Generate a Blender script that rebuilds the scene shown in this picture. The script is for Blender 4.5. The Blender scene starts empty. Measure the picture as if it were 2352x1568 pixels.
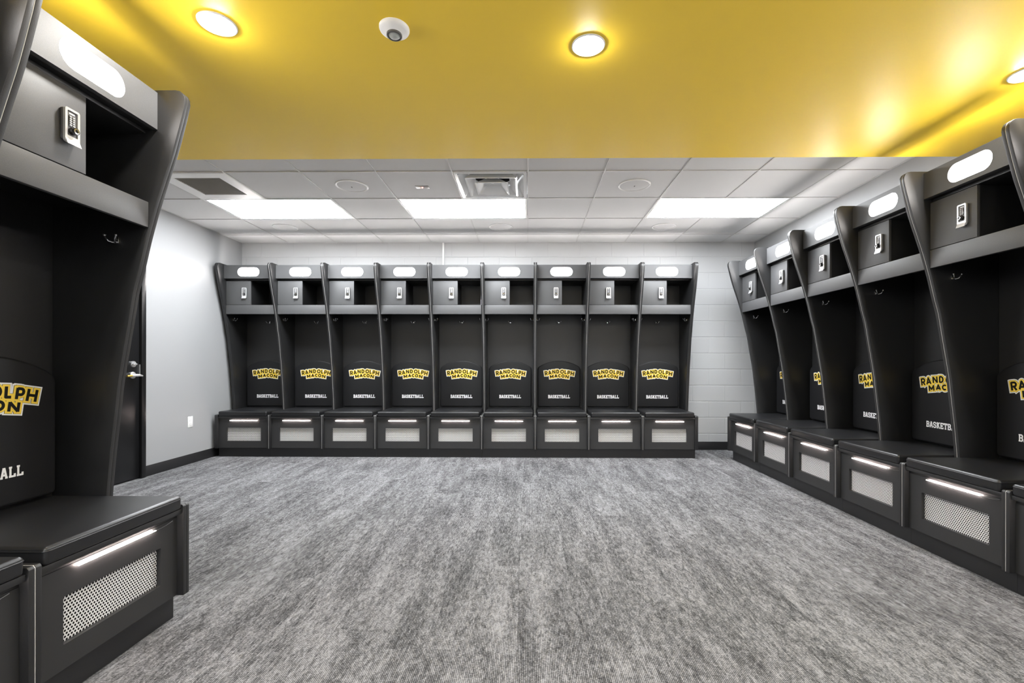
import bpy, bmesh, math, random
from mathutils import Vector, Matrix
PI = math.pi
random.seed(7)
scene = bpy.context.scene
C = scene.collection

# ------------------------------------------------------------------ camera
HC = 1.0937
cam_d = bpy.data.cameras.new('camera')
cam = bpy.data.objects.new('camera', cam_d); C.objects.link(cam)
cam_d.sensor_width = 36.0
cam_d.lens = 1068.51 / 2352 * 36.0
cam_d.shift_x = -(1198.84 - 1176) / 2352
cam_d.shift_y = (833.23 - 784) / 2352
cam_d.clip_start = 0.02
cam.matrix_world = (Matrix.Translation((0, 0, HC)) @ Matrix.Rotation(.0121, 4, 'Z')
                    @ Matrix.Rotation(PI / 2, 4, 'X') @ Matrix.Rotation(.0013, 4, 'Z'))
scene.camera = cam

# ------------------------------------------------------------------ world, exposure
w = bpy.data.worlds.new('world'); scene.world = w; w.use_nodes = True
w.node_tree.nodes['Background'].inputs[0].default_value = (.5, .5, .5, 1)
w.node_tree.nodes['Background'].inputs[1].default_value = 0.02
scene.view_settings.view_transform = 'Standard'
scene.view_settings.look = 'None'
scene.view_settings.gamma = 1
scene.view_settings.use_curve_mapping = False
scene.view_settings.exposure = 0.95
scene.cycles.use_denoising = True
scene.cycles.max_bounces = 10
scene.cycles.diffuse_bounces = 6
scene.cycles.sample_clamp_indirect = 6

# light levels of the seen lamps and the added fill lamps
E_PANEL = 24.0
E_DOWN = 210.0
E_PILL = 30.0
E_LED = 75.0

# room
W = 5.905; XR = 2.862; XL = -3.6534; XS = -2.0474; CZ = 2.622; SZ = 2.468
YB = -3.0; SOF = 3.126; SOB = -.55
PM = .6136; MW = .6106; TH = .0175

# ------------------------------------------------------------------ materials
def s2l(c): return tuple(((v / 255) / 12.92 if v <= 10 else (((v / 255) + .055) / 1.055) ** 2.4) for v in c)
def mat(name, col, rough=.5, metal=0, spec=.5, emit=None, es=0, coat=0, coat_r=.1):
    m = bpy.data.materials.new(name); m.use_nodes = True
    b = m.node_tree.nodes['Principled BSDF']
    b.inputs['Base Color'].default_value = (*col, 1)
    b.inputs['Roughness'].default_value = rough
    b.inputs['Metallic'].default_value = metal
    b.inputs['Specular IOR Level'].default_value = spec
    b.inputs['Coat Weight'].default_value = coat
    b.inputs['Coat Roughness'].default_value = coat_r
    if emit:
        b.inputs['Emission Color'].default_value = (*emit, 1)
        b.inputs['Emission Strength'].default_value = es
    return m
def nd(m, t, **k):
    n = m.node_tree.nodes.new(t)
    for a, v in k.items(): setattr(n, a, v)
    return n
def lk(m, a, b): m.node_tree.links.new(a, b)
def bsdf(m): return m.node_tree.nodes['Principled BSDF']
def math_n(m, op, a, b=None, c=None):
    n = nd(m, 'ShaderNodeMath', operation=op)
    for i, v in enumerate((a, b, c)):
        if v is None: continue
        if isinstance(v, (int, float)): n.inputs[i].default_value = v
        else: lk(m, v, n.inputs[i])
    return n.outputs[0]
def coords(m, kind='Object', scale=(1, 1, 1)):
    tc = nd(m, 'ShaderNodeTexCoord'); mp = nd(m, 'ShaderNodeMapping')
    mp.inputs['Scale'].default_value = scale
    lk(m, tc.outputs[kind], mp.inputs[0]); return mp.outputs[0]
def noise(m, vec, scale, detail=2, rough=.5, dist=0):
    n = nd(m, 'ShaderNodeTexNoise'); lk(m, vec, n.inputs['Vector'])
    n.inputs['Scale'].default_value = scale; n.inputs['Detail'].default_value = detail
    n.inputs['Roughness'].default_value = rough; n.inputs['Distortion'].default_value = dist
    return n.outputs['Fac']
def add_bump(m, h, strength, dist=.001):
    b = nd(m, 'ShaderNodeBump'); b.inputs['Strength'].default_value = strength
    b.inputs['Distance'].default_value = dist
    lk(m, h, b.inputs['Height']); lk(m, b.outputs[0], bsdf(m).inputs['Normal'])
def ramp(m, f, stops):
    r = nd(m, 'ShaderNodeValToRGB'); lk(m, f, r.inputs[0])
    e = r.color_ramp.elements
    e[0].position, e[0].color = stops[0][0], (*stops[0][1], 1)
    e[1].position, e[1].color = stops[-1][0], (*stops[-1][1], 1)
    for p, c in stops[1:-1]:
        x = e.new(p); x.color = (*c, 1)
    return r.outputs[0]

# black textured laminate of the lockers
LAM = mat('black_laminate', (.030, .030, .031), .42, spec=.6)
v = coords(LAM)
nf = noise(LAM, v, 420, 3, .6); nb = noise(LAM, v, 6, 3, .6)
mx = math_n(LAM, 'ADD', math_n(LAM, 'MULTIPLY', nf, .7), math_n(LAM, 'MULTIPLY', nb, .3))
lk(LAM, ramp(LAM, mx, [(.25, (.007, .007, .0073)), (.75, (.017, .017, .0177))]), bsdf(LAM).inputs['Base Color'])
lk(LAM, math_n(LAM, 'MULTIPLY_ADD', nb, .10, .40), bsdf(LAM).inputs['Roughness'])
add_bump(LAM, nf, .45, .0008)
FRO = mat('lit_front_laminate', (.05, .05, .051), .52, spec=.55)  # same laminate lightened: light falling on the fronts put into the colour
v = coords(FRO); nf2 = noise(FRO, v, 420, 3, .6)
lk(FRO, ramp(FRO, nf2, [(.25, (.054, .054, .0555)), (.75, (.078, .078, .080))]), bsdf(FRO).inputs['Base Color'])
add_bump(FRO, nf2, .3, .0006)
FLK = mat('dark_footlocker_laminate', (.022, .022, .0225), .5, spec=.5)
add_bump(FLK, noise(FLK, coords(FLK), 420, 3, .6), .4, .0007)
# edge banding, slightly smoother
EDGE = mat('black_edge_banding', (.035, .035, .036), .36, spec=.6)
add_bump(EDGE, noise(EDGE, coords(EDGE), 90, 2), .25, .0006)
VIN = mat('black_vinyl', (.012, .012, .013), .34, spec=.45)
add_bump(VIN, noise(VIN, coords(VIN), 260, 3, .6), .22, .0006)
PAD = mat('black_pad_vinyl', (.010, .010, .011), .5, spec=.3)
add_bump(PAD, noise(PAD, coords(PAD), 260, 3, .6), .22, .0006)
RUB = mat('black_rubber_base', (.012, .012, .013), .45)
SEAM = mat('pale_gap_strip', (.45, .44, .42), .5)
CHR = mat('chrome', (.75, .75, .76), .18, 1)
SIL = mat('satin_silver', (.80, .80, .81), .30, .75)
DGR = mat('dark_grey_plastic', (.09, .088, .09), .35)
KEY = mat('grey_key_plastic', (.42, .42, .43), .4)
BLK = mat('gloss_black', (.01, .01, .01), .15)
WHP = mat('white_plastic', (.78, .78, .77), .4)
PAP = mat('white_board', (.80, .80, .79), .6)
PILL = mat('warm_white_diffuser', (.9, .9, .9), .5, emit=(1.0, .95, .92), es=E_PILL)
LED = mat('led_strip_light', (.9, .9, .9), .5, emit=(1.0, .84, .78), es=E_LED)
PANEL = mat('light_panel_diffuser', (.9, .9, .9), .5, emit=(.93, .965, 1.0), es=E_PANEL)
DOWN = mat('downlight_lens', (.9, .9, .9), .5, emit=(1.0, .975, .94), es=E_DOWN)
YEL = mat('emblem_yellow', s2l((240, 205, 70)), .5)
WHT = mat('emblem_white', (.80, .80, .80), .5)
EBK = mat('emblem_black', (.008, .007, .005), .5, spec=.2)
RED = mat('red_indicator', (.8, .05, .05), .4, emit=(1, .25, .2), es=2.5)
DRK = mat('dark_void', (.004, .004, .004), .9)
DIF = mat('diffuser_enamel', (.80, .81, .81), .12, spec=.6, coat=.6)

# perforated metal: pale sheet with staggered dark holes
PERF = mat('perforated_metal', (.62, .61, .60), .38, spec=.5)
tc = nd(PERF, 'ShaderNodeTexCoord'); sx = nd(PERF, 'ShaderNodeSeparateXYZ'); lk(PERF, tc.outputs['Object'], sx.inputs[0])
def hole(off):
    a = math_n(PERF, 'PINGPONG', math_n(PERF, 'ADD', sx.outputs['X'], 10 + off * .00575), .00575)
    b = math_n(PERF, 'PINGPONG', math_n(PERF, 'ADD', sx.outputs['Z'], 10 + off * .00995), .00995)
    return math_n(PERF, 'SQRT', math_n(PERF, 'ADD', math_n(PERF, 'MULTIPLY', a, a), math_n(PERF, 'MULTIPLY', b, b)))
dm = math_n(PERF, 'MINIMUM', hole(0), hole(1))
hm = math_n(PERF, 'LESS_THAN', dm, .0036)
mixn = nd(PERF, 'ShaderNodeMix', data_type='RGBA')
lk(PERF, hm, mixn.inputs[0]); mixn.inputs[6].default_value = (.66, .65, .64, 1); mixn.inputs[7].default_value = (.006, .006, .006, 1)
lk(PERF, mixn.outputs[2], bsdf(PERF).inputs['Base Color'])
lk(PERF, math_n(PERF, 'MULTIPLY_ADD', hm, -.5, .5), bsdf(PERF).inputs['Specular IOR Level'])

# painted walls
WAL = mat('grey_white_wall_paint', (.300, .303, .306), .45, spec=.35)
add_bump(WAL, noise(WAL, coords(WAL), 160, 3), .12, .0006)
BLOCK = mat('painted_concrete_block', (.44, .444, .448), .42, spec=.4)
tc = nd(BLOCK, 'ShaderNodeTexCoord'); sx = nd(BLOCK, 'ShaderNodeSeparateXYZ'); lk(BLOCK, tc.outputs['Object'], sx.inputs[0])
zc = math_n(BLOCK, 'DIVIDE', sx.outputs['Z'], .2032)
par = math_n(BLOCK, 'FLOORED_MODULO', math_n(BLOCK, 'FLOOR', zc), 2)
hz = math_n(BLOCK, 'MULTIPLY', math_n(BLOCK, 'PINGPONG', zc, .5), .2032)
xo = math_n(BLOCK, 'ADD', math_n(BLOCK, 'DIVIDE', math_n(BLOCK, 'ADD', sx.outputs['X'], -2.284 + 8.128), .4064), math_n(BLOCK, 'MULTIPLY', par, .5))
hx = math_n(BLOCK, 'MULTIPLY', math_n(BLOCK, 'PINGPONG', xo, .5), .4064)
grz = nd(BLOCK, 'ShaderNodeMapRange', interpolation_type='SMOOTHSTEP'); lk(BLOCK, hz, grz.inputs[0]); grz.inputs[1].default_value = .0015; grz.inputs[2].default_value = .0065
grx = nd(BLOCK, 'ShaderNodeMapRange', interpolation_type='SMOOTHSTEP'); lk(BLOCK, hx, grx.inputs[0]); grx.inputs[1].default_value = .001; grx.inputs[2].default_value = .0055
gx2 = math_n(BLOCK, 'MULTIPLY_ADD', grx.outputs[0], .5, .5)
g = math_n(BLOCK, 'MINIMUM', grz.outputs[0], gx2)
hh = math_n(BLOCK, 'ADD', g, math_n(BLOCK, 'MULTIPLY', noise(BLOCK, coords(BLOCK), 120, 4, .6), .12))
add_bump(BLOCK, hh, .8, .004)
TILE = mat('ceiling_tile', (.60, .60, .598), .9, spec=.1)
add_bump(TILE, noise(TILE, coords(TILE), 220, 3, .7), .35, .001)
TBAR = mat('ceiling_grid_paint', (.50, .50, .495), .5)
GOLD = mat('gold_ceiling_paint', (.95, .65, .038), .46, spec=.5)
add_bump(GOLD, noise(GOLD, coords(GOLD), 150, 3), .10, .0006)
DOORM = mat('black_door_paint', (.008, .008, .0085), .30, spec=.35)
GRF = mat('gold_reflection_metal', (.72, .50, .12), .3, .8)  # gold ceiling's reflection put into the lever end's colour
add_bump(DOORM, noise(DOORM, coords(DOORM), 120, 3), .08, .0006)

# carpet: fine ribs running away from the camera, broken light and dark yarns
CARP = mat('grey_rib_carpet', (.3, .3, .3), .95, spec=.1)
tc = nd(CARP, 'ShaderNodeTexCoord'); sx = nd(CARP, 'ShaderNodeSeparateXYZ'); lk(CARP, tc.outputs['Object'], sx.inputs[0])
def mapped(sc_):
    mp = nd(CARP, 'ShaderNodeMapping'); mp.inputs['Scale'].default_value = sc_
    lk(CARP, tc.outputs['Object'], mp.inputs[0]); return mp.outputs[0]
RIB = .0066
# rib index -> own random yarn offset, so each rib is a line of its own
ri = math_n(CARP, 'FLOOR', math_n(CARP, 'DIVIDE', sx.outputs['X'], RIB))
wn = nd(CARP, 'ShaderNodeTexWhiteNoise', noise_dimensions='1D'); lk(CARP, ri, wn.inputs['W'])
cb = nd(CARP, 'ShaderNodeCombineXYZ')
lk(CARP, math_n(CARP, 'MULTIPLY', ri, RIB * 75), cb.inputs[0]); lk(CARP, math_n(CARP, 'MULTIPLY', math_n(CARP, 'ADD', sx.outputs['Y'], math_n(CARP, 'MULTIPLY', wn.outputs[0], .05)), 17), cb.inputs[1])
yarn = noise(CARP, cb.outputs[0], 1.0, 5, .78)            # broken yarn segments along each rib
ribp = math_n(CARP, 'PINGPONG', math_n(CARP, 'DIVIDE', sx.outputs['X'], RIB), .5)   # 0 in the groove, .5 on the crest
tx = math_n(CARP, 'FLOOR', math_n(CARP, 'DIVIDE', math_n(CARP, 'ADD', sx.outputs['X'], .04), .25))
wx = nd(CARP, 'ShaderNodeTexWhiteNoise', noise_dimensions='1D'); lk(CARP, tx, wx.inputs['W'])
tyf = math_n(CARP, 'FLOOR', math_n(CARP, 'ADD', sx.outputs['Y'], math_n(CARP, 'MULTIPLY', wx.outputs[0], 3.0)))
cb3 = nd(CARP, 'ShaderNodeCombineXYZ')
lk(CARP, math_n(CARP, 'MULTIPLY', sx.outputs['X'], 11), cb3.inputs[0])
lk(CARP, math_n(CARP, 'MULTIPLY', sx.outputs['Y'], 1.9), cb3.inputs[1])
lk(CARP, math_n(CARP, 'ADD', math_n(CARP, 'MULTIPLY', tx, 3.7), math_n(CARP, 'MULTIPLY', tyf, 5.3)), cb3.inputs[2])
patch = noise(CARP, cb3.outputs[0], 1.0, 5, .62, .2)
patch2 = noise(CARP, mapped((46, 24, 1)), 1.0, 4, .7, .8)
loop = noise(CARP, mapped((170, 150, 1)), 1.0, 2, .6)
# carpet tiles laid in columns, each a touch lighter or darker
ty = tyf
cb2 = nd(CARP, 'ShaderNodeCombineXYZ'); lk(CARP, tx, cb2.inputs[0]); lk(CARP, ty, cb2.inputs[1])
wt = nd(CARP, 'ShaderNodeTexWhiteNoise', noise_dimensions='2D'); lk(CARP, cb2.outputs[0], wt.inputs['Vector'])
t = math_n(CARP, 'MULTIPLY_ADD', yarn, 1.9, -.43)
t = math_n(CARP, 'ADD', t, math_n(CARP, 'MULTIPLY', math_n(CARP, 'SUBTRACT', patch, .5), 1.25))
t = math_n(CARP, 'ADD', t, math_n(CARP, 'MULTIPLY', math_n(CARP, 'SUBTRACT', patch2, .5), 1.25))
t = math_n(CARP, 'ADD', t, math_n(CARP, 'MULTIPLY', math_n(CARP, 'SUBTRACT', loop, .5), 1.3))
t = math_n(CARP, 'ADD', t, math_n(CARP, 'MULTIPLY', math_n(CARP, 'SUBTRACT', wt.outputs[0], .5), .12))
t = math_n(CARP, 'ADD', t, math_n(CARP, 'MULTIPLY', math_n(CARP, 'SUBTRACT', ribp, .25), 1.25))
lk(CARP, ramp(CARP, t, [(.0, (.030, .030, .0315)), (.28, (.072, .072, .075)), (.58, (.140, .140, .144)), (1.0, (.285, .285, .293))]), bsdf(CARP).inputs['Base Color'])
add_bump(CARP, math_n(CARP, 'ADD', ribp, math_n(CARP, 'MULTIPLY', loop, .5)), .5, .002)

# ------------------------------------------------------------------ mesh helpers
class MB:
    """collects shapes into one mesh"""
    def __init__(s): s.bm = bmesh.new(); s.mats = []
    def mi(s, m):
        if m not in s.mats: s.mats.append(m)
        return s.mats.index(m)
    def take(s, tmp, m, bevel=0, seg=2, edges=None):
        if bevel:
            tmp.normal_update()
            es = edges(tmp) if edges else [e for e in tmp.edges if len(e.link_faces) == 2 and e.calc_face_angle(0) > .5]
            bmesh.ops.bevel(tmp, geom=es, offset=bevel, segments=seg, profile=.5, affect='EDGES', clamp_overlap=True)
        k = s.mi(m)
        for f in tmp.faces: f.material_index = k
        me = bpy.data.meshes.new('t'); tmp.to_mesh(me); tmp.free()
        s.bm.from_mesh(me); bpy.data.meshes.remove(me); return s
    def box(s, x0, x1, y0, y1, z0, z1, m, bevel=0, seg=2):
        t = bmesh.new(); bmesh.ops.create_cube(t, size=1)
        for v in t.verts:
            v.co = Vector(((x0 + x1) / 2 + v.co.x * (x1 - x0), (y0 + y1) / 2 + v.co.y * (y1 - y0), (z0 + z1) / 2 + v.co.z * (z1 - z0)))
        return s.take(t, m, bevel, seg)
    def prism(s, pts, fn0, fn1, m, bevel=0, seg=2, hole=None):
        """outline pts (2D) swept between fn0 and fn1 (2D -> 3D); hole: second outline with the same plane"""
        t = bmesh.new()
        if hole is None:
            a = [t.verts.new(fn0(p)) for p in pts]; b = [t.verts.new(fn1(p)) for p in pts]
            t.faces.new(a); t.faces.new(b[::-1]); n = len(pts)
            for i in range(n): t.faces.new((a[i], b[i], b[(i + 1) % n], a[(i + 1) % n]))
        else:
            loops = []
            for fn in (fn0, fn1):
                o = [t.verts.new(fn(p)) for p in pts]; h = [t.verts.new(fn(p)) for p in hole]
                eo = [t.edges.new((o[i], o[(i + 1) % len(o)])) for i in range(len(o))]
                eh = [t.edges.new((h[i], h[(i + 1) % len(h)])) for i in range(len(h))]
                bmesh.ops.triangle_fill(t, edges=eo + eh, use_beauty=True)
                loops.append((o, h))
            for k in (0, 1):
                a, b = loops[0][k], loops[1][k]; n = len(a)
                for i in range(n): t.faces.new((a[i], b[i], b[(i + 1) % n], a[(i + 1) % n]))
        bmesh.ops.recalc_face_normals(t, faces=t.faces)
        return s.take(t, m, bevel, seg)
    def lathe(s, prof, m, center=(0, 0, 0), axis='Z', n=32):
        """prof: (r, h) pairs"""
        t = bmesh.new(); rings = []
        for r, h in prof:
            if r < 1e-6: rings.append([t.verts.new((0, 0, h))])
            else: rings.append([t.verts.new((r * math.cos(2 * PI * i / n), r * math.sin(2 * PI * i / n), h)) for i in range(n)])
        for a, b in zip(rings, rings[1:]):
            for i in range(n):
                j = (i + 1) % n
                if len(a) == 1 and len(b) == 1: continue
                if len(a) == 1: t.faces.new((a[0], b[i], b[j]))
                elif len(b) == 1: t.faces.new((a[i], b[0], a[j]))
                else: t.faces.new((a[i], b[i], b[j], a[j]))
        bmesh.ops.recalc_face_normals(t, faces=t.faces)
        R = {'Z': Matrix.Identity(3), 'Y': Matrix.Rotation(PI / 2, 3, 'X'), '-Y': Matrix.Rotation(PI / 2, 3, 'X'), 'X': Matrix.Rotation(PI / 2, 3, 'Y')}[axis]
        for v in t.verts: v.co = R @ v.co + Vector(center)
        return s.take(t, m)
    def tube(s, path, r, m, n=8, closed=False):
        t = bmesh.new(); P = [Vector(p) for p in path]; rings = []; L = len(P)
        for i, p in enumerate(P):
            a = P[(i - 1) % L] if (closed or i > 0) else P[0]
            b = P[(i + 1) % L] if (closed or i < L - 1) else P[-1]
            d = (b - a).normalized(); u = d.cross(Vector((0, 0, 1)))
            if u.length < .2: u = d.cross(Vector((0, 1, 0)))
            u.normalize(); q = d.cross(u)
            rr = r[i] if isinstance(r, (list, tuple)) else r
            rings.append([t.verts.new(p + (u * math.cos(2 * PI * k / n) + q * math.sin(2 * PI * k / n)) * rr) for k in range(n)])
        for i in range(L if closed else L - 1):
            a, b = rings[i], rings[(i + 1) % L]
            for k in range(n): t.faces.new((a[k], a[(k + 1) % n], b[(k + 1) % n], b[k]))
        if not closed: t.faces.new(rings[0][::-1]); t.faces.new(rings[-1])
        bmesh.ops.recalc_face_normals(t, faces=t.faces)
        return s.take(t, m)
    def flat(s, polys, m):
        t = bmesh.new()
        for p in polys: t.faces.new([t.verts.new(q) for q in p])
        return s.take(t, m)
    def build(s, name, parent=None, smooth=True, angle=35):
        me = bpy.data.meshes.new(name); s.bm.to_mesh(me); s.bm.free()
        for m in s.mats: me.materials.append(m)
        if smooth:
            me.polygons.foreach_set('use_smooth', [True] * len(me.polygons))
            me.set_sharp_from_angle(angle=math.radians(angle))
        o = bpy.data.objects.new(name, me); C.objects.link(o)
        if parent: o.parent = parent
        return o
def tag(o, label, cat, group=None, kind=None):
    if label: o['label'] = label
    if cat: o['category'] = cat
    if group: o['group'] = group
    if kind: o['kind'] = kind
    return o
def empty(name, loc=(0, 0, 0), rz=0):
    o = bpy.data.objects.new(name, None); C.objects.link(o); o.location = loc; o.rotation_euler = (0, 0, rz)
    o.empty_display_size = .1; return o
def struct(o): o['kind'] = 'structure'; return o
def kids(o): return [c for c in bpy.data.objects if c.parent == o]
def copy_tree(o, parent=None):
    c = o.copy(); C.objects.link(c)
    if parent: c.parent = parent
    for ch in kids(o): copy_tree(ch, c)
    return c
def rrect(x0, x1, z0, z1, r, n=6):
    pts = []
    for cx, cz, a0 in ((x1 - r, z1 - r, 0), (x0 + r, z1 - r, PI / 2), (x0 + r, z0 + r, PI), (x1 - r, z0 + r, 1.5 * PI)):
        for i in range(n + 1):
            a = a0 + PI / 2 * i / n; pts.append((cx + r * math.cos(a), cz + r * math.sin(a)))
    return pts

# ------------------------------------------------------------------ room shell
fl = MB().box(XL - .1, XR + .1, YB - .1, W + .1, -.06, 0, CARP).build('floor', smooth=False); struct(fl)
struct(MB().box(XL - .1, XR + .1, W, W + .12, 0, CZ + .1, BLOCK).build('wall_back', smooth=False))
struct(MB().box(XR, XR + .12, YB, W, 0, CZ + .1, WAL).build('wall_right', smooth=False))
DY0, DY1, DH = 3.43, 4.392, 2.13       # door opening in the left wall
mw = MB(); mw.box(XL - .12, XL, DY1, W, 0, CZ + .1, WAL).box(XL - .12, XL, YB, DY0, 0, CZ + .1, WAL).box(XL - .12, XL, DY0, DY1, DH, CZ + .1, WAL)
struct(mw.build('wall_left', smooth=False))
WHW = mat('bounce_white_wall', (.82, .82, .81), .5)  # unseen wall made brighter white to bounce light onto the gold ceiling
struct(MB().box(XL, XR, YB - .12, YB, 0, CZ + .1, WHW).build('wall_front', smooth=False))
# return of wall that the near left lockers stand against
struct(MB().box(XS - .14, XS, YB, 1.96, 0, SZ, WAL).build('wall_inner', smooth=False))
# lowered gold ceiling
struct(MB().box(XL, XR, SOB, SOF, SZ, CZ + .1, GOLD).build('ceiling', smooth=False))

# tile ceiling with grid
T = .6096; X3 = .0019; YC = 4.9215
xs = [X3 + (i - 3) * T for i in range(-4, 9)]
def tile_field(ya, yb, y_lines, skip):
    mb = MB(); bars = MB()
    xl = [XL] + [x for x in xs if XL + .03 < x < XR - .02] + [XR]
    yl = [ya] + [y for y in y_lines if ya + .02 < y < yb - .02] + [yb]
    for i in range(len(xl) - 1):
        for j in range(len(yl) - 1):
            cx, cy = (xl[i] + xl[i + 1]) / 2, (yl[j] + yl[j + 1]) / 2
            if any(a < cx < b and c < cy < d for a, b, c, d in skip): continue
            mb.box(xl[i] + .002, xl[i + 1] - .002, yl[j] + .002, yl[j + 1] - .002, CZ, CZ + .016, TILE)
    for x in xl[1:-1]:
        segs = [(ya, yb)]
        for a, b, c, d in skip:
            if a + .05 < x < b - .05:
                segs = [s_ for s0, s1 in segs for s_ in ((s0, min(s1, c)), (max(s0, d), s1)) if s_[1] - s_[0] > .01]
        for s0, s1 in segs: bars.box(x - .0055, x + .0055, s0, s1, CZ - .006, CZ + .03, TBAR)
    for y in yl[1:-1]: bars.box(XL, XR, y - .0055, y + .0055, CZ - .0055, CZ + .03, TBAR)
    for x in (XL, XR - .018): bars.box(x, x + .018, ya, yb, CZ - .003, CZ + .03, TBAR)
    bars.box(XL, XR, yb - .018, yb, CZ - .003, CZ + .03, TBAR)
    return mb, bars
def X(i): return X3 + (i - 3) * T
lights = [(X(-2), X(0)), (X(1), X(3)), (X(5), X(7))]
skip = [(a, b, YC - T, YC) for a, b in lights] + [(X(-2), X(-1), YC - 2 * T, YC - T), (X(2), X(3), YC - 2 * T, YC - T)]
mb, bars = tile_field(SOF, W, [YC - 2 * T, YC - T, YC, YC + T], skip)
struct(mb.build('ceiling', smooth=False)); struct(bars.build('trim_1', smooth=False))
skip2 = [(a, b, -2.0, -2.0 + T) for a, b in lights]
mb, bars = tile_field(YB, SOB, [-2.0 + k * T for k in range(-1, 3)], skip2)
struct(mb.build('ceiling', smooth=False)); struct(bars.build('trim_2', smooth=False))
struct(MB().box(XL - .1, XR + .1, YB - .1, W + .1, CZ + .1, CZ + .14, DRK).build('ceiling', smooth=False))

def panel_light(a, b, y0, y1):
    t = empty('ceiling_light', ((a + b) / 2, (y0 + y1) / 2, CZ)); hx, hy = (b - a) / 2 - .009, (y1 - y0) / 2 - .009
    f = MB(); o = [(-hx, -hy), (hx, -hy), (hx, hy), (-hx, hy)]; i = [(-hx + .018, -hy + .018), (hx - .018, -hy + .018), (hx - .018, hy - .018), (-hx + .018, hy - .018)]
    f.prism(o, lambda p: (p[0], p[1], -.003), lambda p: (p[0], p[1], .02), WHP, hole=i).build('frame', t, smooth=False)
    MB().box(-hx + .017, hx - .017, -hy + .017, hy - .017, .002, .006, PANEL).build('diffuser', t, smooth=False)
    return t
for k, (a, b) in enumerate(lights):
    tag(panel_light(a, b, YC - T, YC), ['lit rectangular ceiling panel at left, behind the louvred return grille', 'lit rectangular ceiling panel in the middle, behind the square air diffuser',
        'lit rectangular ceiling panel at right, near the right wall'][k], 'ceiling light', 'large light panels in the tile ceiling')
for k, (a, b) in enumerate(lights):  # unseen panels added behind the camera as fill light
    tag(panel_light(a, b, -2.0, -2.0 + T), 'added rectangular ceiling panel for fill light, unseen behind the camera', 'ceiling light', 'added fill panels behind the camera')

# square air diffuser, nested flared cones
cx, cy = (X(2) + X(3)) / 2, YC - 1.5 * T
t = tag(empty('air_diffuser', (cx, cy, CZ)), 'white square air diffuser of nested glossy cones in front of the middle light panel', 'air vent')
def ring(mb, h0, z0, h1, z1, m, r=.012, th=.0016):
    a = rrect(-h0, h0, -h0, h0, r); b = rrect(-h1, h1, -h1, h1, r)
    tt = bmesh.new(); A = [tt.verts.new((p[0], p[1], z0)) for p in a]; B = [tt.verts.new((p[0], p[1], z1)) for p in b]
    n = len(A)
    for i in range(n): tt.faces.new((A[i], A[(i + 1) % n], B[(i + 1) % n], B[i]))
    mb.take(tt, m)
fr = MB(); ring(fr, .295, 0, .295, -.006, DIF, .004); ring(fr, .295, -.006, .268, -.008, DIF, .01); ring(fr, .268, -.008, .262, 0, DIF, .03); ring(fr, .262, 0, .21, .075, DIF, .03)
ring(fr, .21, .075, .172, .080, DIF, .165)
fr.build('outer_cone', t)
m2 = MB(); ring(m2, .214, -.020, .214, -.016, DIF, .008); ring(m2, .214, -.020, .200, -.018, DIF, .01); ring(m2, .200, -.018, .145, .05, DIF, .012); ring(m2, .214, -.016, .155, .055, DIF, .012)
m2.build('middle_cone', t)
m3 = MB(); ring(m3, .139, -.030, .139, -.026, DIF, .006); ring(m3, .139, -.030, .127, -.028, DIF, .008); ring(m3, .127, -.028, .070, .02, DIF, .02); ring(m3, .139, -.026, .08, .026, DIF, .02); ring(m3, .070, .02, .001, .022, DIF, .0005)
m3.lathe([(0, .012), (.012, .013), (.016, .020)], DIF, n=20)
m3.build('centre_cone', t)
MB().lathe([(.172, .080), (.172, .205)], DGR, n=40).lathe([(.170, .19), (0, .19)], DRK, n=40).build('duct_collar', t)
bk = MB(); bk.box(-.29, .29, -.29, .29, .21, .22, DRK); bk.build('back_plate', t, smooth=False)
br = MB()
for a in (PI / 4, 3 * PI / 4, 5 * PI / 4, 7 * PI / 4):
    d = Vector((math.cos(a), math.sin(a), 0)); br.tube([d * .05 + Vector((0, 0, .03)), d * .19 + Vector((0, 0, .078))], .004, DIF)
br.build('bracket', t)

# return grille with fine blades
cx, cy = (X(-2) + X(-1)) / 2, YC - 1.5 * T
t = tag(empty('return_grille', (cx, cy, CZ)), 'white framed return air grille with fine grey blades at the left of the tile ceiling', 'air vent')
f = MB(); o = rrect(-.297, .297, -.297, .297, .003); i = rrect(-.192, .192, -.192, .192, .003)
ring(f, .297, .002, .297, -.006, WHP, .003); ring(f, .297, -.006, .285, -.008, WHP, .003); ring(f, .285, -.008, .192, -.004, WHP, .003); ring(f, .192, -.004, .192, .03, WHP, .003)
f.build('frame', t)
b = MB(); BLD = mat('grey_blade_enamel', (.55, .53, .50), .5)
for k in range(21):
    y = -.186 + k * .372 / 20
    b.prism([(y - .007, -.002), (y + .004, .013), (y + .0052, .013), (y - .0055, -.002)], lambda p: (-.192, p[0], p[1]), lambda p: (.192, p[0], p[1]), BLD)
b.build('blades', t, smooth=False)
MB().box(-.2, .2, -.2, .2, .035, .04, mat('duct_grey', (.12, .11, .10), .8)).build('back_plate', t, smooth=False)

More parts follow.
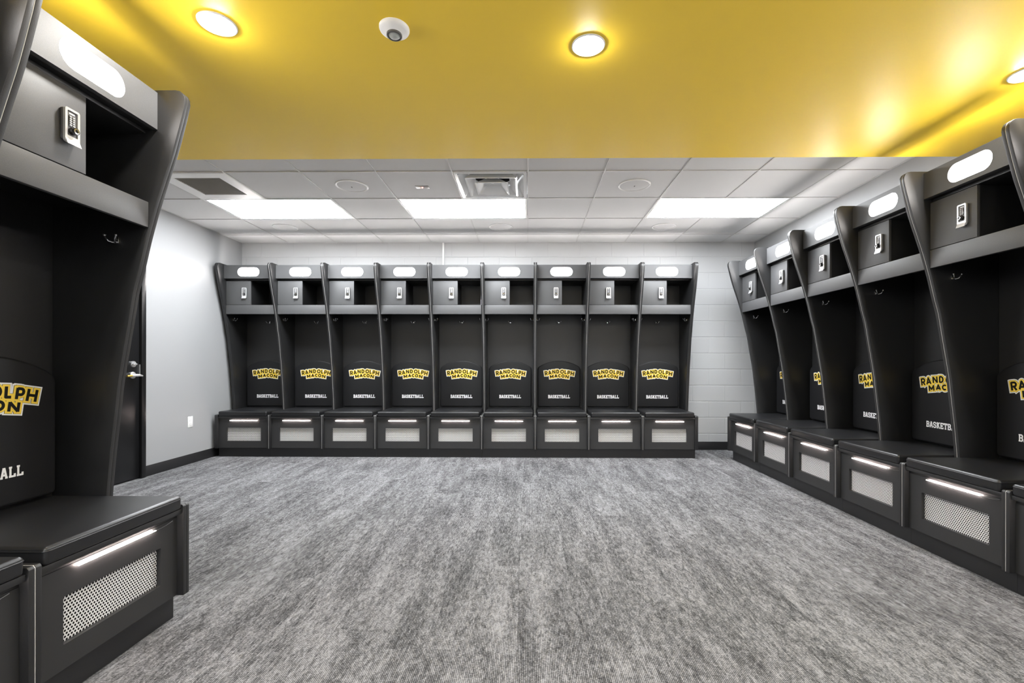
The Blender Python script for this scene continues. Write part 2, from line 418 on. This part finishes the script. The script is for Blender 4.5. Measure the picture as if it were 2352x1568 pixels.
# round ceiling speakers
def speaker(x, y, mark, r, label):
    t = empty('ceiling_speaker', (x, y, CZ))
    MB().lathe([(r, 0), (r, -.004), (r - .004, -.0075), (r - .012, -.0065), (r - .016, -.003), (r - .016, 0)], WHP, n=56).build('rim', t)
    MB().lathe([(r - .017, -.003), (r * .6, -.0075), (r * .25, -.0095), (0, -.010)], TILE, n=56).build('grille', t)
    if mark: MB().box(-.004, .004, -.010, .010, -.0125, -.0095, DGR, .001).build('centre_mark', t)
    return tag(t, label, 'speaker', 'round ceiling speakers')
speaker(-1.522, YC - 1.5 * T, 1, .137, 'round white ceiling speaker with a small dark centre mark, left of the middle')
speaker(.916, YC - 1.5 * T, 1, .137, 'round white ceiling speaker with a small dark centre mark, right of the air diffuser')
speaker(X(-1) + T / 2 - T, 5.226, 0, .134, 'plain round ceiling speaker behind the left light panel')
speaker(-.303, 5.226, 0, .134, 'plain round ceiling speaker behind the middle light panel')
speaker(1.525, 5.226, 0, .134, 'plain round ceiling speaker behind the right light panel')

# ceiling sensor with a red light
t = tag(empty('ceiling_sensor', (-.917, 4.04, CZ)), 'small flat ceiling sensor with a glowing red indicator', 'sensor')
MB().box(-.058, .058, -.034, .034, -.004, 0, mat('sensor_grey', (.42, .41, .40), .3, spec=.6), .002).build('plate', t)
MB().box(-.054, -.018, -.014, -.006, -.0055, -.004, WHP, .0005).build('white_window', t)
MB().lathe([(0, -.012), (.006, -.010), (.008, -.004)], RED, (.0, -.006, 0), n=16).build('indicator', t)

# recessed downlights in the gold ceiling
def downlight(x, y, label, group='downlights in the gold ceiling'):
    t = empty('downlight', (x, y, SZ)); r = .063
    MB().lathe([(r + .009, 0), (r + .009, -.002), (r + .004, -.005), (r, -.004), (r - .002, 0)], WHP, n=48).build('trim_ring', t)
    MB().lathe([(0, -.017), (r * .35, -.0160), (r * .7, -.0118), (r - .006, -.0060), (r - .001, 0)], DOWN, n=48).build('lens', t)
    return tag(t, label, 'downlight', group)
downlight(-1.261, 1.873, 'round bright downlight at the left of the gold ceiling')
downlight(.261, 2.016, 'round bright downlight in the middle of the gold ceiling')
downlight(2.372, 2.235, 'round bright downlight cut by the right edge of the picture')
for x in (-2.9, -1.26, .56, 2.1):  # more downlights, unseen, added to fill the room with light
    downlight(x, .15, 'added round downlight for fill, unseen above and behind the camera', 'added fill downlights behind the camera')

# round occupancy sensor
t = tag(empty('occupancy_sensor', (-.549, 1.905, SZ)), 'round white occupancy sensor with a grey lens on the gold ceiling', 'sensor')
MB().lathe([(.061, 0), (.061, -.006), (.058, -.012), (.050, -.018), (.033, -.024), (.031, -.026)], WHP, n=48).build('housing', t)
MB().lathe([(.031, -.024), (.031, -.034), (.027, -.036), (.0245, -.034)], DGR, n=40).build('lens_ring', t)
MB().lathe([(.026, -.030), (.020, -.036), (.010, -.039), (0, -.040)], mat('fresnel_lens', (.40, .42, .39), .35), n=24).build('lens', t)

# baseboards
def bb(x0, x1, y0, y1, name):
    struct(MB().box(x0, x1, y0, y1, 0, .104, RUB, .003).build(name))
bb(XL, XL + .008, DY1 + .0, W, 'baseboard_left')
bb(XL, XL + .008, YB, DY0 - .06, 'baseboard_left')
bb(1.93, XR, W - .008, W, 'baseboard_back')
bb(XR - .008, XR, YB, W - .01, 'baseboard_right')
bb(XS - .148, XS - .14, YB, 1.96, 'baseboard_inner')

# door in the left wall
t = empty('door_1', (XL, (DY0 + DY1) / 2, 0)); struct(t)
def dl(y): return y - (DY0 + DY1) / 2
f = MB(); f.box(-.10, .018, dl(DY1 - .050), dl(DY1), 0, DH, DOORM, .002).box(-.10, .018, dl(DY0), dl(DY0 + .05), 0, DH, DOORM, .002).box(-.10, .018, dl(DY0), dl(DY1), DH - .05, DH, DOORM, .002)
f.build('door_frame', t)
MB().box(-.050, -.004, dl(DY0 + .053), dl(DY1 - .054), .012, DH - .054, DOORM, .0015).build('door_leaf', t)
h = MB(); yy = dl(4.262)
h.lathe([(0, .0), (.031, .0), (.031, .008), (.026, .012), (0, .012)], SIL, (-.004, yy, .975), 'X', 32)
h.lathe([(0, .0), (.013, .0), (.013, .052), (.010, .058), (0, .058)], SIL, (-.004, yy, .975), 'X', 20)
h.tube([(.050, yy + .012, .975), (.052, yy - .02, .974), (.051, yy - .07, .972)], [.012, .0115, .010], SIL, 12)
h.tube([(.051, yy - .068, .972), (.049, yy - .095, .971), (.047, yy - .115, .970)], [.0102, .0096, .009], GRF, 12)
h.tube([(.050, yy + .012, .975), (.048, yy + .035, .971), (.044, yy + .055, .968)], [.012, .009, .007], SIL, 12)
h.build('door_handle', t)
d = MB(); d.lathe([(0, 0), (.028, 0), (.027, .010), (0, .012)], SIL, (-.004, dl(4.268), 1.078), 'X', 28); d.box(.004, .022, dl(4.268) - .022, dl(4.268) + .022, 1.072, 1.084, SIL, .003)
d.build('deadbolt', t)
MB().box(-.012, .004, dl(DY1 - .056), dl(DY1 - .0515), .975, 1.075, SIL, .0005).build('strike_plate', t)

# wall outlet
t = tag(empty('wall_outlet', (XL, 4.992, .452)), 'white double power outlet on the left wall above the baseboard', 'power outlet')
MB().box(0, .006, -.036, .036, -.058, .058, WHP, .003).build('cover_plate', t)
s_ = MB()
for z in (-.020, .020):
    s_.lathe([(0, .004), (.0165, .004), (.0165, 0)], WHP, (.006, 0, z), 'X', 28)
    for y in (-.006, .006): s_.box(.0098, .0104, y - .0012, y + .0012, z + .000, z + .008, DGR)
    s_.lathe([(0, .0004), (.0025, .0004), (.0025, 0)], DGR, (.0099, 0, z - .008), 'X', 12)
s_.build('sockets', t)

# cable duct above the back lockers
t = MB().box(-.011, .011, -.018, 0, 0, CZ - 2.0 - .005, WHP, .002).build('cable_conduit')
t.location = (-1.072, W, 2.0); tag(t, 'white vertical cable conduit on the block wall above the left part of the middle locker', 'conduit')

# ------------------------------------------------------------------ lettering
def arc(cx, cz, rx, rz, a0, a1, n=10):
    return [(cx + rx * math.cos(math.radians(a0 + (a1 - a0) * i / n)), cz + rz * math.sin(math.radians(a0 + (a1 - a0) * i / n))) for i in range(n + 1)]
SANS = {   # strokes in a unit box, centre lines
 'R': [[(.12, 0), (.12, 1)], [(.12, .93), (.55, .93)] + arc(.58, .69, .32, .24, 90, -90, 8) + [(.12, .45)], [(.48, .45), (.88, 0)]],
 'A': [[(.10, 0), (.5, .98), (.90, 0)], [(.25, .28), (.75, .28)]],
 'N': [[(.10, 0), (.10, 1)], [(.10, .95), (.90, .05)], [(.90, 0), (.90, 1)]],
 'D': [[(.12, 0), (.12, 1)], [(.12, .93), (.40, .93)] + arc(.42, .5, .46, .43, 90, -90, 12) + [(.12, .07)]],
 'O': [arc(.5, .5, .43, .43, 0, 360, 24)],
 'L': [[(.14, 1), (.14, .07), (.92, .07)]],
 'P': [[(.12, 0), (.12, 1)], [(.12, .93), (.55, .93)] + arc(.58, .67, .30, .26, 90, -90, 8) + [(.12, .41)]],
 'H': [[(.10, 0), (.10, 1)], [(.90, 0), (.90, 1)], [(.10, .5), (.90, .5)]],
 'M': [[(.09, 0), (.09, .96), (.5, .30), (.91, .96), (.91, 0)]],
 'C': [arc(.56, .5, .46, .43, 50, 310, 18)],
}
SLAB = {
 'B': [[(.22, 0), (.22, 1)], [(.02, .92), (.66, .92), (.84, .80), (.84, .64), (.70, .52), (.22, .52)], [(.70, .50), (.88, .38), (.88, .20), (.70, .08), (.02, .08)]],
 'A': [[(.14, .0), (.46, 1)], [(.86, 0), (.54, 1)], [(.28, .92), (.66, .92)], [(.28, .32), (.72, .32)], [(-.02, .08), (.34, .08)], [(.66, .08), (1.02, .08)]],
 'S': [[(.86, .66), (.86, .80), (.70, .92), (.30, .92), (.14, .80), (.14, .64), (.30, .53), (.70, .47), (.86, .36), (.86, .20), (.70, .08), (.30, .08), (.14, .20), (.14, .34)]],
 'K': [[(.22, 0), (.22, 1)], [(.02, .92), (.42, .92)], [(.02, .08), (.42, .08)], [(.26, .42), (.78, .96)], [(.44, .60), (.84, .04)], [(.62, .92), (.98, .92)], [(.66, .08), (1.02, .08)]],
 'E': [[(.22, 0), (.22, 1)], [(.02, .92), (.90, .92)], [(.86, 1), (.86, .72)], [(.22, .5), (.66, .5)], [(.62, .62), (.62, .38)], [(.02, .08), (.90, .08)], [(.86, 0), (.86, .28)]],
 'T': [[(.5, 0), (.5, 1)], [(.02, .92), (.98, .92)], [(.08, 1), (.08, .70)], [(.92, 1), (.92, .70)], [(.28, .08), (.72, .08)]],
 'L': [[(.28, 0), (.28, 1)], [(.06, .92), (.52, .92)], [(.06, .08), (.94, .08)], [(.90, 0), (.90, .32)]],
}
def stroke(polys, line, half, ext, y, closed=False):
    n = len(line)
    for i in range(n - 1):
        a, b = Vector(line[i]), Vector(line[i + 1]); d = b - a
        if d.length < 1e-6: continue
        d.normalize(); q = Vector((-d.y, d.x)) * half
        a2 = a - d * ext if (i == 0 and not closed) else a; b2 = b + d * ext if (i == n - 2 and not closed) else b
        polys.append([(p.x, y[0], p.y) for p in (a2 + q, a2 - q, b2 - q, b2 + q)]); y[0] -= 2e-6
    for i in range(0 if closed else 1, n - 1):
        p = Vector(line[i]); polys.append([(p.x + half * math.cos(-2 * PI * k / 12), y[0], p.y + half * math.sin(-2 * PI * k / 12)) for k in range(12)][::1]); y[0] -= 2e-6
def place(font, ch, cx, z0, wd, h, rot, wst):
    """letter strokes scaled so that the inked box is wd x h"""
    out = []; ca, sa = math.cos(rot), math.sin(rot)
    for k_, ln in enumerate(font[ch]):
        q = []
        for u, v_ in ln:
            x = (u - .5) * wd; z = v_ * h
            q.append((cx + x * ca - z * sa, z0 + x * sa + z * ca))
        if font is SANS and (ch, k_) in (('N', 1), ('A', 1), ('H', 2)): q.append('noext')
        out.append(q)
    return out
S_ = .000383
def team_letters():
    L = []
    for ch, x, b_, wd, h, rot in (('R', 325, 606, 84, 128, 9), ('A', 440, 581, 106, 118, 9), ('N', 570, 552, 96, 112, 5), ('D', 692, 543, 84, 112, 1), ('O', 832, 549, 104, 116, -1),
                                  ('L', 945, 560, 62, 114, -4), ('P', 1048, 582, 78, 116, -8), ('H', 1157, 612, 100, 126, -11),
                                  ('M', 500, 698, 108, 92, 7), ('A', 635, 671, 100, 86, 3), ('C', 752, 669, 84, 90, 0), ('O', 862, 676, 92, 92, -1), ('N', 990, 702, 104, 96, -8)):
        L += place(SANS, ch, (x - 740) * S_ + (.002), 1.172 - b_ * S_, wd * S_, h * S_, math.radians(rot), 0)
    return L
def lettering_mesh(lines, layers, name, parent, y0):
    mb = MB(); y = y0
    for m, half, ext in layers:
        polys = []; yy_ = [y]
        for ln in lines:
            e_ = ext
            if ln[-1] == 'noext': ln = ln[:-1]; e_ = 0
            closed = (Vector(ln[0]) - Vector(ln[-1])).length < 1e-6
            stroke(polys, ln, half, e_, yy_, closed)
        mb.flat(polys, m); y = yy_[0] - .00025
    o = mb.build(name, parent, smooth=False)
    bm = bmesh.new(); bm.from_mesh(o.data)
    for f in bm.faces:
        f.normal_update()
        if f.normal.y > 0: f.normal_flip()
    bm.to_mesh(o.data); bm.free()
    return o

# ------------------------------------------------------------------ one locker (front towards -Y, centred on x=0, back at y=0)
H2 = MW / 2
D0 = .022      # extra depth of every front part
CURVE = [(.229, .49), (.232, .545), (.247, .711), (.268, .892), (.284, 1.03), (.322, 1.253), (.345, 1.392), (.368, 1.482), (.400, 1.62), (.437, 1.754), (.474, 1.87), (.513, 1.989), (.553, 2.14)]
def smooth_curve(P, n=3):
    out = []
    for i in range(len(P) - 1):
        p0 = P[max(i - 1, 0)]; p1 = P[i]; p2 = P[i + 1]; p3 = P[min(i + 2, len(P) - 1)]
        for k in range(n):
            t_ = k / n
            out.append(tuple(.5 * (2 * p1[j] + (p2[j] - p0[j]) * t_ + (2 * p0[j] - 5 * p1[j] + 4 * p2[j] - p3[j]) * t_ ** 2 + (3 * p1[j] - p0[j] - 3 * p2[j] + p3[j]) * t_ ** 3) for j in (0, 1)))
    out.append(P[-1]); return out
def side_outline():
    pts = [(.001, .104), (.562, .104), (.562, .482), (.556, .49)]
    pts += smooth_curve(CURVE)
    pts += [(.563, 2.185), (.566, 2.203), (.564, 2.222), (.556, 2.238), (.543, 2.248), (.525, 2.252), (.001, 2.252)]
    return [(d + D0 if d > .15 else d, z) for d, z in pts]
def side(x0, x1, name, parent):
    return MB().prism(side_outline(), lambda p: (x0, -p[0], p[1]), lambda p: (x1, -p[0], p[1]), LAM, .0018, 2).build(name, parent)

def make_locker():
    t = empty('locker')
    side(-H2, -H2 + TH, 'side_panel', t); side(H2 - TH, H2, 'side_panel', t)
    ix = H2 - TH - .0005
    MB().box(-ix, ix, -.020, -.002, .105, 2.23, LAM).build('back_panel', t)
    MB().box(-ix, ix, -.340, -.021, 2.222, 2.240, LAM, .001).build('top_panel', t)
    # header with pill shaped opening
    hd = MB(); o = [(-ix, 2.083), (ix, 2.083), (ix, 2.240), (-ix, 2.240)]
    pill = rrect(-.128, .128, 2.108, 2.212, .0515, 10)
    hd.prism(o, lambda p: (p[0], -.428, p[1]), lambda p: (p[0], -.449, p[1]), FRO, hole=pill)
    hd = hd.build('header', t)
    MB().box(-.16, .16, -.4275, -.4215, 2.0925, 2.219, PILL).build('light_lens', hd)
    MB().box(-ix, ix, -.398, -.380, 2.0835, 2.221, LAM).box(-ix, ix, -.4275, -.3985, 2.0835, 2.092, LAM).build('light_housing', t)
    # shelf with fascia
    MB().box(-ix, ix, -.392, -.021, 1.757, 1.775, LAM, .001).build('shelf', t)
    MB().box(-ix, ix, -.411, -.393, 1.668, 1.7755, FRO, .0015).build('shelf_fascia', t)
    # lockable cubby: divider, ceiling and door
    xd = -H2 + .312
    MB().box(xd - .030, xd - .013, -.390, -.021, 1.776, 2.066, LAM, .001).build('cubby_divider', t)
    MB().box(-ix, ix, -.399, -.021, 2.067, 2.083, LAM, .001).build('cubby_top', t)
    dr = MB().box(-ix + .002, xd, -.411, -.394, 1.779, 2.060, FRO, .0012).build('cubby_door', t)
    # keypad lock
    k = MB(); xc = xd - .0695; y0 = -.4112
    k.box(xc - .0265, xc + .0265, y0 - .012, y0, 1.868, 1.976, DGR, .004, 3)
    o = rrect(xc - .0265, xc + .0265, 1.858, 1.978, .007, 4); i = rrect(xc - .0185, xc + .0185, 1.882, 1.970, .003, 4)
    k.prism(o, lambda p: (p[0], y0 - .012, p[1]), lambda p: (p[0], y0 - .020, p[1]), SIL, hole=i)
    k.box(xc - .0185, xc + .0185, y0 - .016, y0 - .012, 1.882, 1.970, mat_bez)
    k.prism([(y0 - .020, 1.872), (y0 - .028, 1.851), (y0 - .026, 1.8505), (y0 - .012, 1.868)], lambda p: (xc - .0255, p[0], p[1]), lambda p: (xc + .0255, p[0], p[1]), SIL)
    k.box(xc - .010, xc + .010, y0 - .0168, y0 - .016, 1.959, 1.964, WHP)
    k.box(xc - .012, xc + .012, y0 - .0175, y0 - .016, 1.915, 1.954, BLK, .0005)
    for r_ in range(5):
        for c_ in (-1, 1): k.box(xc + c_ * .0055 - .004, xc + c_ * .0055 + .004, y0 - .0195, y0 - .0175, 1.9185 + r_ * .0072, 1.9235 + r_ * .0072, KEY, .0006)
    k.lathe([(.0125, 0), (.0125, .014), (.0115, .018), (.009, .0185), (0, .0175)], BLK, (xc, y0 - .016, 1.901), 'Y', 24)
    k.lathe([(.0095, .0186), (.0065, .0190), (.0062, .0182)], CHR, (xc, y0 - .016, 1.901), 'Y', 24)
    k.build('keypad_lock', dr)
    # coat hooks: one on each side, one at the back
    def hook(px, py, pz, ang):
        h = MB(); R = Matrix.Rotation(ang, 3, 'Z')
        P = lambda a, b, c: tuple(R @ Vector((a, b, c)) + Vector((px, py, pz)))
        plate = [P(-.010, 0, -.012), P(.010, 0, -.012), P(.010, 0, .014), P(-.010, 0, .014)]
        plate2 = [P(-.010, -.0035, -.012), P(.010, -.0035, -.012), P(.010, -.0035, .014), P(-.010, -.0035, .014)]
        tt = bmesh.new(); A = [tt.verts.new(p) for p in plate]; B = [tt.verts.new(p) for p in plate2]
        tt.faces.new(A); tt.faces.new(B[::-1])
        for i_ in range(4): tt.faces.new((A[i_], B[i_], B[(i_ + 1) % 4], A[(i_ + 1) % 4]))
        bmesh.ops.recalc_face_normals(tt, faces=tt.faces); h.take(tt, CHR, .001)
        for sg in (-1, 1):
            h.tube([P(sg * .002, -.003, -.004), P(sg * .006, -.014, -.010), P(sg * .013, -.024, -.008), P(sg * .020, -.030, .004), P(sg * .024, -.032, .013)], [.0042, .004, .0038, .0038, .0040], CHR, 8)
            h.lathe([(0, -.0065), (.0045, -.0045), (.0062, 0), (.0045, .0045), (0, .0065)], CHR, P(sg * .0245, -.032, .016), 'Z', 12)
        return h.build('coat_hook', t)
    hook(-ix, -.275, 1.612, PI / 2); hook(ix, -.275, 1.612, -PI / 2); hook(0, -.0202, 1.600, 0)
    # padded backrest
    pw = .2655; sh = 1.036; tp = 1.118; zb = .545; sag = tp - sh
    Rr = (pw ** 2 + sag ** 2) / (2 * sag); cz = tp - Rr; a1 = math.asin(pw / Rr)
    pts = []
    for cx_, cz_, a0_ in ((-pw + .02, zb + .02, PI), (pw - .02, zb + .02, 1.5 * PI)):
        for i_ in range(5): a = a0_ + PI / 2 * i_ / 4; pts.append((cx_ + .02 * math.cos(a), cz_ + .02 * math.sin(a)))
    pts += [(pw, sh - .030), (pw - .0015, sh - .018), (pw - .007, sh - .004)]
    for i_ in range(1, 24): a = a1 - 2 * a1 * i_ / 24; pts.append((Rr * math.sin(a), cz + Rr * math.cos(a)))
    pts += [(-pw + .007, sh - .004), (-pw + .0015, sh - .018), (-pw, sh - .030)]
    pad = MB(); pad.prism(pts, lambda p: (p[0], -.0215, p[1]), lambda p: (p[0], -.060, p[1]), PAD, .010, 4)
    pad = pad.build('backrest', t, angle=60)
    pad.data.materials[0] = PAD
    ctr = (0, .82)
    MB().tube([(p[0] * .988, -.0505, ctr[1] + (p[1] - ctr[1]) * .988 + .0) for p in [(q[0] * 1.012, ctr[1] + (q[1] - ctr[1]) * 1.012) for q in pts]], .0022, PAD, 6, closed=True).build('piping', pad)
    lettering_mesh(team_letters(), [(WHT, .0056 + .0142, .0142), (EBK, .0056 + .0085, .0085), (YEL, .0056 + .0075, .0075), (EBK, .0056, 0)], 'team_lettering', pad, -.0605)
    L = []
    for i_, ch in enumerate('BASKETBALL'):
        L += place(SLAB, ch, -.1245 + i_ * .02755, .651, .0245, .041, 0, 0)
    lettering_mesh(L, [(WHT, .0037, 0)], 'sport_lettering', pad, -.0605)
    # bench seat
    st = MB()
    tt = bmesh.new(); bmesh.ops.create_cube(tt, size=1)
    sx0, sx1, sy0, sy1, sz0, sz1 = -.279, .279, -.563, -.0225, .473, .531
    for v_ in tt.verts: v_.co = Vector(((sx0 + sx1) / 2 + v_.co.x * (sx1 - sx0), (sy0 + sy1) / 2 + v_.co.y * (sy1 - sy0), (sz0 + sz1) / 2 + v_.co.z * (sz1 - sz0)))
    st.take(tt, VIN, .013, 5)
    st = st.build('seat_cushion', t, angle=60)
    pr = rrect(sx0, sx1, sy0, sy1, .014, 4)
    MB().tube([(p[0], p[1], sz1 - .0135) for p in pr], .0028, VIN, 6, closed=True).build('piping', st)
    MB().box(-ix + .001, ix - .001, -.556, -.022, .452, .4725, LAM, .0015).build('seat_board', t)
    MB().box(-ix + .001, ix - .001, -.534, -.512, .436, .4515, LAM).build('front_rail', t)
    # footlocker front with perforated window
    wx0, wx1 = -H2 + .1085, -H2 + .506
    ff = MB(); o = [(-ix + .001, .107), (ix - .001, .107), (ix - .001, .435), (-ix + .001, .435)]
    win = rrect(wx0, wx1, .186, .340, .004, 3)
    ff.prism(o, lambda p: (p[0], -.517, p[1]), lambda p: (p[0], -.535, p[1]), FLK, hole=win)
    ff = ff.build('footlocker_front', t)
    MB().box(wx0 - .012, wx1 + .012, -.5165, -.5150, .174, .352, PERF).build('perforated_grille', ff)
    ls = MB().box(-H2 + .150, -H2 + .469, -.5445, -.5415, .4225, .4252, LED, .0006).build('led_strip', t)
    MB().tube([(-H2 + .469, -.546, .4245), (-H2 + .50, -.543, .4235), (-H2 + .53, -.540, .425), (ix - .03, -.539, .431)], .0012, DGR, 6).build('cable', ls)
    MB().box(-PM / 2 + .0005, PM / 2 - .0005, -.505, -.021, .001, .1035, RUB).build('toe_kick', t)
    for o_ in kids(t) + [g_ for c_ in kids(t) for g_ in kids(c_)]:
        if o_.name.startswith('side_panel'): continue
        for v_ in o_.data.vertices:
            if v_.co.y < -.15: v_.co.y -= D0
    return t
def seam_strip(parent):  # pale strip spanning the gap between neighbouring side panels
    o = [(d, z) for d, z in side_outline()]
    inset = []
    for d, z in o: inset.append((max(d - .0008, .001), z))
    return MB().prism(inset, lambda p: (H2 + .0003, -p[0], p[1]), lambda p: (PM - H2 - .0003, -p[0], p[1]), SEAM).build('gap_strip', parent)
mat_bez = mat('lock_bezel', (.10, .098, .10), .35)

proto = make_locker()
ORD = ['first', 'second', 'third', 'fourth', 'fifth', 'sixth', 'seventh', 'eighth', 'ninth']
used = [False]
def place_locker(loc, rz, label, group, end=None, seam=True):
    o = proto if not used[0] else copy_tree(base_copy)
    o.location = loc; o.rotation_euler = (0, 0, rz)
    tag(o, label, 'locker', group)
    extras.append((o, end, seam)); return o
extras = []
# keep an untouched tree to copy from: all copies are made before extras are added
base_copy = proto
XB = -3.5932
g1 = 'black lockers in the back row'
for k in range(9):
    lab = ['black open locker at the left end of the back row, beside the left wall'] + \
          ['black open locker with lit header, %s from the left in the back row' % ORD[i] for i in range(1, 8)] + \
          ['black open locker at the right end of the back row, beside block wall']
    l_ = lab[k]
    if k == 4: l_ = 'black open locker in the middle of the back row, white strip in its cubby'
    place_locker((XB + PM * (k + .5), W - .001, 0), 0, l_, g1, end={0: 'L', 8: 'R'}.get(k), seam=k < 8); used[0] = True
g2 = 'black lockers along the right wall'
YR = 5.3117
labs = ['black open locker at the far end of the right row, nearest the back wall', 'black open locker, second from the far end of the right row',
        'black open locker, third from the far end of the right row', 'black open locker, fourth from the far end of the right row',
        'black open locker of the right row, nearest one whose header light shows whole', 'nearest black open locker of the right row, cut by the right picture edge']
for k in range(6):
    place_locker((XR - .001, YR - PM * (k + .5), 0), -PI / 2, labs[k], g2, end='L' if k == 0 else None, seam=True)
g3 = 'black lockers at the near left'
YL = 1.9794
for k in range(2):
    place_locker((XS + .001, YL - PM * (k + .5), 0), PI / 2, ['large black open locker at the near left with its seat and lit header in view',
        'nearest black locker at the left, only its seat corner and side panel in view'][k], g3, end='R' if k == 0 else None, seam=k > 0)
for k in range(6, 9):  # unseen lockers added so their header light reaches the gold ceiling
    place_locker((XR - .001, YR - PM * (k + .5), 0), -PI / 2, 'black open locker added to the right row for its uplight, out of view beside and behind the camera', 'lockers added beside and behind the camera')
for k in range(2, 5):  # left row carried on unseen, added for the same uplight
    place_locker((XS + .001, YL - PM * (k + .5), 0), PI / 2, 'black open locker added to the left row for its uplight, out of view beside and behind the camera', 'lockers added to the left row behind the camera')
sm = [None]
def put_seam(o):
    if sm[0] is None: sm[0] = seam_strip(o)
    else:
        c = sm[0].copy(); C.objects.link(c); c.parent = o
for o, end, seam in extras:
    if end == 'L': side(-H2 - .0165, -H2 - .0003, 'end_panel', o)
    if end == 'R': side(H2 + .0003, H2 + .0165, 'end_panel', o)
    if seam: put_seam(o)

# white strip standing in the cubby of the fifth back locker
x_ = XB + PM * 5 - TH - .0045
t = MB().box(x_ - .010, x_ - .002, W - .375, W - .345, 1.7765, 2.062, PAP, .001).build('white_strip')
t['label'] = 'narrow white strip standing at the right inside the cubby of the middle back locker'; t['category'] = 'strip'
